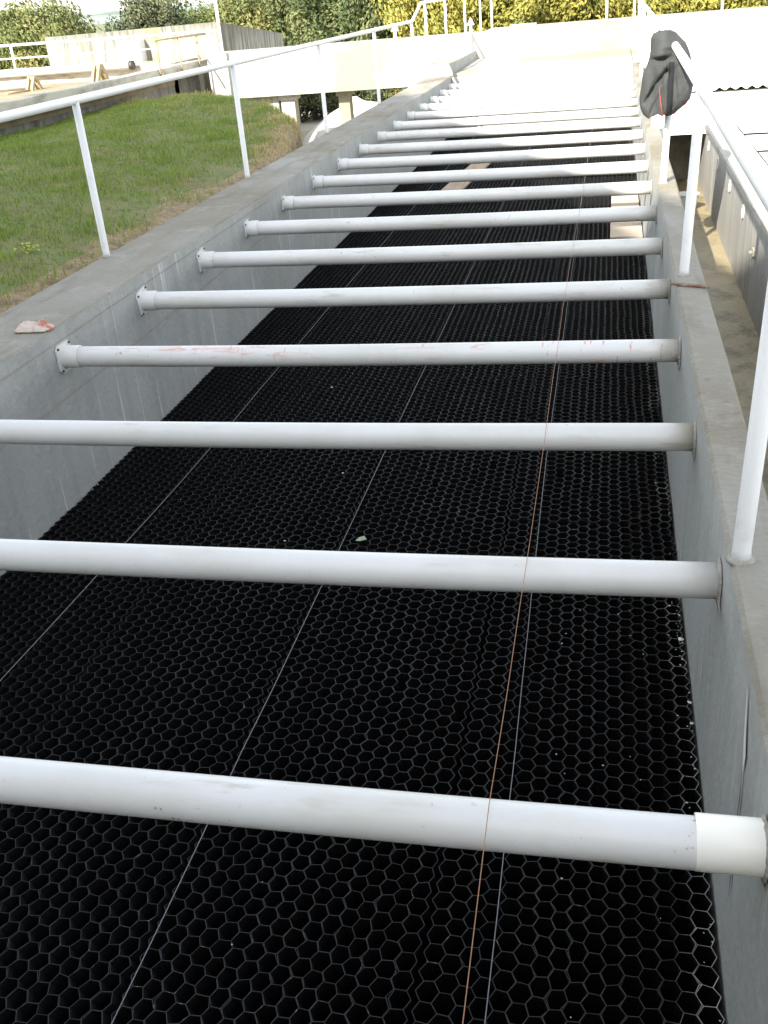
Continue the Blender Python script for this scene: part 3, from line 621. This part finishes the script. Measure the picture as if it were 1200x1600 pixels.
while len(P_) < 120000:
    x = XLo - .04 - rr.random() * 6.0; y = 4.0 + rr.random() * 17
    if y > yend(x) + .15: continue
    d = XLo - x; dry = noise.noise(Vector((x * .8, y * .7, 3))) * .5 + .45 + .35 * math.exp(-d / .35) + .55 * max(0, 1 - (yend(x) - y) / 2.6) + .35 * max(0, 1 - (yend(x) - y) / 4) * (1 if x > -4.6 else 0) + .45 * noise.noise(Vector((x * 3, y * 3, 1)))
    dens = 1 - .85 * math.exp(-d / .18) - 1.1 * max(0, noise.noise(Vector((x * 1.2, y * 1.2, 8)))) - .5 * max(0, 1 - (yend(x) - y) / .8)
    if rr.random() > dens: continue
    tuft = .5 + 1.5 * max(0, noise.noise(Vector((x * 1.9, y * 1.9, 5)))) + .6 * max(0, noise.noise(Vector((x * 6, y * 6, 2)))) + (.35 if d > 5.2 else 0) + .5 * max(0, 1 - (yend(x) - y) / .8)
    P_.append((x, y, mound_z(x, y) - .005, tuft, min(1, max(0, dry * .75 + rr.uniform(-.25, .3)))))
tag(blades('grass', P_, .03, .085, .0035, grass_mat, '', 5, lean=.9), 'short green and straw coloured grass covering the mound', 'grass', kind='stuff')
# yellow weed
e = MB((-5.0, 6.9, .07)); rr = random.Random(4)
wx, wy = -3.95, 6.35; wz = mound_z(wx, wy)
e = MB((wx, wy, wz))
for k in range(46):
    a = rr.uniform(0, 6.28); q = rr.uniform(.01, .09); z = wz + rr.uniform(.01, .07); s = rr.uniform(.010, .018); b_ = rr.uniform(0, 6.28)
    px, py = wx + q * math.cos(a), wy + q * math.sin(a)
    e.add([(px, py, z), (px + s * math.cos(b_), py + s * math.sin(b_), z + .006), (px + s * 1.6 * math.cos(b_ + .5), py + s * 1.6 * math.sin(b_ + .5), z + .002), (px + s * math.cos(b_ + 1), py + s * math.sin(b_ + 1), z - .002)], [(0, 1, 2, 3)])
for k in range(7):
    a = k * .9; e.tube([(wx, wy, wz - .01), (wx + .06 * math.cos(a), wy + .06 * math.sin(a), wz + .05)], .0015, 4)
tag(e.build('yellow_weed', mat('yellow_weed_leaf', (.42, .44, .05), .7)), 'small yellow-green weed in the grass below the nearest left rail post', 'plant')

# sand heap and bits beyond the mound
def heap(x, y, rx, ry, hh, m_, label, sd):
    mb_ = MB((x, y, -2)); vs = []; fs = []; n, k_ = 26, 12
    for j in range(k_ + 1):
        q = j / k_
        for i in range(n):
            a = 2 * math.pi * i / n; w_ = 1 + .18 * noise.noise(Vector((math.cos(a), math.sin(a), sd)))
            z = -2.02 + hh * (1 - q) ** .8 * (1 + .2 * noise.noise(Vector((q * 3 * math.cos(a), q * 3 * math.sin(a), sd))))
            vs.append((x + rx * q * w_ * math.cos(a), y + ry * q * w_ * math.sin(a), z if j else -2.02 + hh))
    for j in range(k_):
        for i in range(n): fs.append((j * n + i, (j + 1) * n + i, (j + 1) * n + (i + 1) % n, j * n + (i + 1) % n))
    mb_.add(vs, fs, True); return tag(mb_.build('sand_heap', m_), label, 'sand heap')
heap(-6.9, 29.0, 1.6, 1.8, 1.0, sand_mat, 'white sand heap under the elevated channel, behind the column', 2)
heap(-4.7, 28.5, 1.5, 1.6, .95, sand_mat, 'lower white sand heap beside the left wall under the channel', 5)
heap(-7.0, 22.6, 1.5, 1.1, .55, sand_mat, 'flat pale sand heap between the grass mound and the column', 9)

# ------------------------------------------------------------------ jacket on the right rail
JY = 8.10; SJ = .972
jk = empty('jacket', (xr, JY, .97), 'dark grey jacket with red lining slung over the right handrail', 'jacket')
outline = [(1.045, .315, .405), (1.03, .285, .44), (1.0, .268, .468), (.955, .27, .515), (.92, .272, .535), (.87, .258, .552), (.82, .245, .565), (.77, .225, .575), (.72, .215, .585), (.67, .208, .585), (.62, .205, .578), (.58, .203, .565), (.55, .205, .545), (.52, .21, .50), (.495, .222, .465), (.475, .25, .44)]
base_o = [(1.45 - (1.45 - z) * SJ, a * SJ, b_ * SJ) for z, a, b_ in outline]
outline = []
for i_ in range(len(base_o) - 1):
    for q_ in range(4):
        outline.append(tuple(base_o[i_][k_] + (base_o[i_ + 1][k_] - base_o[i_][k_]) * q_ / 4 for k_ in range(3)))
outline.append(base_o[-1])
def sstep(a, b_, x): x = max(0, min(1, (x - a) / (b_ - a))); return x * x * (3 - 2 * x)
def crease(x, z, ax, az, bx, bz, wd, dp):
    dx, dz = bx - ax, bz - az; t_ = max(0, min(1, ((x - ax) * dx + (z - az) * dz) / (dx * dx + dz * dz)))
    dd = math.hypot(x - ax - t_ * dx, z - az - t_ * dz); return dp * math.exp(-(dd / wd) ** 2) * (1 - .3 * t_)
def front_y(x, z, cx, hw, q, an):
    """depth of the cloth surface from the jacket's middle, folds included"""
    ce, se = math.cos(an), math.sin(an); k = abs(se) ** .62
    dp = .055 + .085 * sstep(0, .35, q) + .015 * math.sin(q * 3)
    d = dp * k * (1 if se >= 0 else -1)
    if se < 0:
        f = .012 * math.sin(x * 62 + z * 9 + 2.2 * noise.noise(Vector((x * 5, 4, z * 4)))) * sstep(.2, .55, q) + .005 * noise.noise(Vector((x * 40, 2, z * 22))) + .012 * noise.noise(Vector((x * 16, 1, z * 9)))
        f += .060 * sstep(.872, .905, z) * math.exp(-((x - .315) / .075) ** 2) + .03 * sstep(.93, .96, z) * math.exp(-((x - .40) / .07) ** 2)   # hood bulge
        f -= crease(x, z, .27, .88, .40, .90, .012, .03) + crease(x, z, .44, .82, .47, .62, .010, .016) + crease(x, z, .33, .64, .27, .52, .010, .018) + crease(x, z, .37, .80, .235, .60, .017, .055) + crease(x, z, .30, .865, .40, .885, .010, .025) + crease(x, z, .345, .72, .365, .50, .009, .028)
        f += crease(x, z, .36, .84, .385, .52, .016, .032) + crease(x, z, .30, .84, .25, .66, .018, .018) + crease(x, z, .46, .80, .50, .60, .02, .014)
        d -= f * k
    else: d += (.02 * math.sin(an * 6 + q) + .015 * noise.noise(Vector((ce * 3, se * 3, z * 5)))) * k
    return d
n = 120; m = MB((xr, JY, .97)); vs = []; fs = []
for j, (z, a, b_) in enumerate(outline):
    cx, hw = (a + b_) / 2, (b_ - a) / 2; q = j / (len(outline) - 1)
    for k in range(n):
        an = 2 * math.pi * k / n; x = cx + math.cos(an) * hw
        x += .006 * noise.noise(Vector((an, z * 12, 3)))
        hem = (.010 * math.sin(an * 3) + .012 * noise.noise(Vector((math.cos(an) * 3, math.sin(an) * 3, 8)))) * max(0, q - .6) * 2.5
        vs.append((x, JY + front_y(x, z, cx, hw, q, an), z + hem))
for j in range(len(outline) - 1):
    for k in range(n): fs.append((j * n + k, (j + 1) * n + k, (j + 1) * n + (k + 1) % n, j * n + (k + 1) % n))
m.add(vs, fs, True); m.f.append([k for k in range(n)]); m.smooth.append(True); m.mi.append(0)
jb = m.build('jacket_body', jacket_mat, jk); s2 = jb.modifiers.new('t', 'SOLIDIFY'); s2.thickness = .004
def jy(x, z, off):
    for i in range(len(outline) - 1):
        if outline[i][0] >= z >= outline[i + 1][0]: break
    t_ = max(0, min(1, (outline[i][0] - z) / (outline[i][0] - outline[i + 1][0]))); q = (i + t_) / (len(outline) - 1)
    a = outline[i][1] + (outline[i + 1][1] - outline[i][1]) * t_; b_ = outline[i][2] + (outline[i + 1][2] - outline[i][2]) * t_
    cx, hw = (a + b_) / 2, (b_ - a) / 2; ce = max(-.99, min(.99, (x - cx) / hw))
    return JY + front_y(x, z, cx, hw, q, -math.acos(ce)) - off
bd = MB((xr, JY, .97)); vs = []; zb = [.86 - .36 * i_ / 22 for i_ in range(23)]
for z in zb: vs += [(.386, jy(.386, z, .006), z), (.404, jy(.404, z, .007), z), (.422, jy(.422, z, .006), z)]
bd.add(vs, [(3 * i + k, 3 * i + 3 + k, 3 * i + 4 + k, 3 * i + 1 + k) for i in range(22) for k in (0, 1)], True); bo = bd.build('fabric_band', jacket_band, jk); s2 = bo.modifiers.new('t', 'SOLIDIFY'); s2.thickness = .004
zl = [.70, .66, .62, .58, .55, .52, .50]; xx_ = [.328, .332, .338, .344, .350, .356, .362]
ln = MB((xr, JY, .97)); vs = []
for i, z in enumerate(zl):
    wd = .001 + .0045 * i / 6
    vs += [(xx_[i] - wd, jy(xx_[i] - wd, z, .006), z), (xx_[i] + wd, jy(xx_[i] + wd, z, .006), z)]
ln.add(vs, [(2 * i, 2 * i + 2, 2 * i + 3, 2 * i + 1) for i in range(6)], True)
ln.build('red_lining', jacket_red, jk)
hm = MB((xr, JY, .97)); hm.tube([(.44, jy(.43, .51, .01), .508), (.462, jy(.462, .53, .01), .53), (.496, jy(.496, .552, .01), .554), (.53, jy(.52, .58, .01), .58)], [.006, .008, .007, .003], 8); hm.build('red_lining', jacket_red, jk)
# twig of wire on the sunlit sheet side
string('wire_twist', [(.43, 8.0, .965), (.50, 8.02, .93), (.60, 8.06, .94), (.68, 8.05, .90)], .002, rust, 'thin bent brown wire tied to the right handrail by the jacket', 'wire')

# ------------------------------------------------------------------ trees
def crown_mesh(name, seed, rx, rz, mat_, nclump, nleaf, size, low=.0):
    rr = random.Random(seed); V = []; F = []; A1 = []; A2 = []
    for c in range(nclump):
        while True:
            p = Vector((rr.uniform(-1, 1), rr.uniform(-1, 1), rr.uniform(-1, 1)))
            if .25 < p.length < 1: break
        p *= (.55 + .45 * rr.random()) / max(p.length, .5) * p.length ** .5
        cx, cy, cz = p.x * rx, p.y * rx, p.z * rz; cr = rr.uniform(.14, .26) * rx; tone = rr.random()
        for l in range(nleaf):
            d = Vector((rr.gauss(0, 1), rr.gauss(0, 1), rr.gauss(0, .75))); d.normalize(); d *= cr * rr.uniform(.55, 1.12)
            o_ = Vector((cx, cy, cz)) + d
            nrm = (d.normalized() + Vector((rr.uniform(-.8, .8), rr.uniform(-.8, .8), rr.uniform(-.3, 1)))).normalized()
            u = nrm.cross(Vector((rr.random(), rr.random(), rr.random()))).normalized(); v = nrm.cross(u); s = size * rr.uniform(.6, 1.3)
            b = len(V); V += [o_ - u * s, o_ + v * s * .45, o_ + u * s, o_ - v * s * .45]; F.append((b, b + 1, b + 2, b + 3))
            A1.append(min(1, max(0, tone * .6 + rr.random() * .4))); A2.append(min(1, max(0, rr.random() * .6 + tone * .4 if (c * 7) % 5 else .9)))
    me = bpy.data.meshes.new(name); me.from_pydata([tuple(v) for v in V], [], F); me.materials.append(mat_)
    for nm, A in (('rnd', A1), ('rnd2', A2)):
        at = me.attributes.new(nm, 'FLOAT', 'FACE'); at.data.foreach_set('value', A)
    return me
def trunk_mesh(seed, hh, rx, r0):
    rr = random.Random(seed); m = MB()
    m.tube([(0, 0, -.1), (.05, 0, hh * .25), (.1, .05, hh * .5), (.05, 0, hh * .8)], [r0 * 1.3, r0, r0 * .8, r0 * .35], 10)
    for k in range(9):
        a = rr.uniform(0, 6.28); z0 = hh * rr.uniform(.12, .55); q = rx * rr.uniform(.5, .95); up = hh * rr.uniform(.15, .4)
        m.tube([(.05, .02, z0), (q * .4 * math.cos(a), q * .4 * math.sin(a), z0 + up * .6), (q * math.cos(a), q * math.sin(a), z0 + up)], [r0 * .5, r0 * .32, r0 * .1], 7)
    me = bpy.data.meshes.new('trunk'); me.from_pydata([tuple(v) for v in m.v], [], m.f); me.materials.append(bark); me.polygons.foreach_set('use_smooth', m.smooth); return me
KIND = {
 'green': (crown_mesh('crown', 21, 2.6, 2.5, leaf_green, 150, 190, .085), trunk_mesh(1, 5.5, 2.2, .16), 2.9),
 'olive': (crown_mesh('crown', 22, 2.2, 1.7, leaf_olive, 120, 170, .075), trunk_mesh(2, 3.6, 1.8, .11), 2.0),
 'dark': (crown_mesh('crown', 23, 2.0, 1.7, leaf_dark, 120, 170, .07), trunk_mesh(3, 3.4, 1.6, .13), 2.1),
 'yellow': (crown_mesh('crown', 24, 2.5, 2.6, leaf_yellow, 135, 150, .085), trunk_mesh(4, 5.6, 2.1, .12), 3.0),
}
rt = random.Random(5)
def tree(kind, x, y, s, sz, label, group, z=-2.0):
    cm, tm, ch = KIND[kind]
    e = empty({'green': 'green_tree', 'olive': 'olive_bush', 'dark': 'round_tree', 'yellow': 'yellow_tree'}[kind], (x, y, z), label, 'bush' if kind == 'olive' else 'tree', group)
    a = rt.uniform(0, 6.28)
    for nm, me, zz in (('crown', cm, ch), ('trunk', tm, 0)):
        o = bpy.data.objects.new(nm, me); col.objects.link(o); o.parent = e; o.location = (0, 0, zz * sz); o.scale = (s, s, sz); o.rotation_euler = (0, 0, a)
for k, (x, y, lab) in enumerate(((-9.3, 33.2, 'low green bush seen under the elevated channel beside the wide column'), (-7.6, 33.6, 'low green bush seen under the elevated channel behind the slim column'))):
    tree('dark', x, y, .75, .62, lab, 'low shrubs seen under the channel', z=-2.35)
for k, (x, y, lab) in enumerate(((-6.2, 33.8, 'low yellow shrub under the channel right of the slim column'), (-4.6, 33.6, 'low yellow shrub under the channel close to the left basin wall'))):
    tree('yellow', x, y, .5, .40, lab, 'low shrubs seen under the channel', z=-2.3)
# left bushes
tree('olive', -20.9, 36, 1.15, 1.12, 'pale green bush at the far left edge behind the railing', 'bushes behind the tank')
tree('olive', -19.2, 35, 1.0, 1.12, 'pale green bush just left of the old tank', 'bushes behind the tank')
tree('dark', -16.6, 38, 1.0, 1.14, 'rounded dark green tree rising above the left half of the tank', None)
tree('olive', -18.4, 45, 1.2, .95, 'low bush in the dip between the left bushes and the dark tree', 'bushes behind the tank')
tree('olive', -14.6, 42, 1.3, 1.1, 'yellowish bush right of the rounded dark tree', 'bushes behind the tank')
tree('olive', -13.1, 39, 1.0, 1.06, 'yellowish bush behind the white pole', 'bushes behind the tank')
for k, (x, y, s, sz, lab) in enumerate(((-11.6, 41, .8, .82, 'green tree behind the right end of the tank wall, leftmost of the tall green ones'), (-10.0, 38.5, .85, 1.0, 'tall green tree rising behind the sloping tank wall'), (-7.8, 38, .8, 1.1, 'tall green tree behind the column of the elevated channel'), (-8.6, 44, 1.1, 1.35, 'tall green tree standing behind the other green ones'), (-12.8, 48, 1.2, .95, 'dull green tree in the back row left of the tall ones'))):
    tree('green', x, y, s, sz, lab, 'green trees behind the elevated channel')
yl = ['leftmost yellow tree next to the tall green one', 'yellow tree behind the stepped end of the left handrail', 'yellow tree behind the small white box', 'yellow tree behind the middle of the elevated channel', 'yellow tree left of the jacket rail', 'yellow tree straight above the jacket', 'yellow tree right of the jacket', 'rightmost yellow tree by the frame edge', 'yellow tree beyond the right frame edge']
for k, x in enumerate((-5.9, -4.2, -2.6, -1.0, .5, 2.0, 3.5, 5.0, 6.8)):
    tree('yellow', x + rt.uniform(-.2, .2), 37.5 + rt.uniform(-1.5, 1.5), .72 + rt.random() * .12, .95 + rt.random() * .2, yl[k], 'yellow trees along the far side')
for k, x in enumerate((-5.2, -1.9, 1.6, 5.6)):
    tree('green', x, 43 + rt.uniform(-1, 1), 1.15, 1.25, ['green tree in the back row showing between the first yellow trees', 'green tree in the back row above the small white box', 'green tree in the back row above the jacket', 'green tree in the back row near the right frame edge'][k], 'back row of green trees')

# ------------------------------------------------------------------ unseen building added behind the camera, roofline shaped to shade the basin
bd_ = empty('added_shade_building', (-9, -7, -2), 'tall unseen building added behind the camera to shade the basin', 'building')
prof = [(-18.4, 16.8), (-10.5, 14.2), (-2.6, 6.9), (-2.15, 5.2), (-1.3, 3.9), (1.6, 3.2), (3.5, 2.6)]
m = MB((-9, -7, -2)); F_ = [(x, -4.0, z) for x, z in prof]; Bk = [(x, -12.0, z) for x, z in prof]; nb = len(prof)
m.v = [Vector(p) for p in F_ + Bk + [(x, -4.0, -2) for x, z in prof] + [(x, -12.0, -2) for x, z in prof]]
for i in range(nb - 1):
    for q, mi in (((2 * nb + i, 2 * nb + i + 1, i + 1, i), 0), ((3 * nb + i + 1, 3 * nb + i, nb + i, nb + i + 1), 0), ((i, i + 1, nb + i + 1, nb + i), 1)):
        m.f.append(list(q)); m.smooth.append(False); m.mi.append(mi)
m.f.append([2 * nb, 0, nb, 3 * nb]); m.f.append([3 * nb - 1, 4 * nb - 1, 2 * nb - 1, nb - 1]); m.smooth += [False] * 2; m.mi += [0, 0]
m.build('added_building_walls', [wallrender, roof_mat], bd_)
for x in (-16, -13.2, -10.4, -7.6):
    for z in (1.2, 4.6, 8.0):
        if z + 1.5 < 14 - max(0, (x + 10.5)) * .92 - .5:
            wf = MB((x, -4, z)); wf.box(x - .6, x + .6, -3.985, -3.93, z, z + 1.3); w_ = wf.build('added_building_window', white_paint, bd_)
            MB((x, -4, z)).box(x - .53, x + .53, -3.929, -3.925, z + .07, z + 1.23).build('pane', glass_dark, w_)
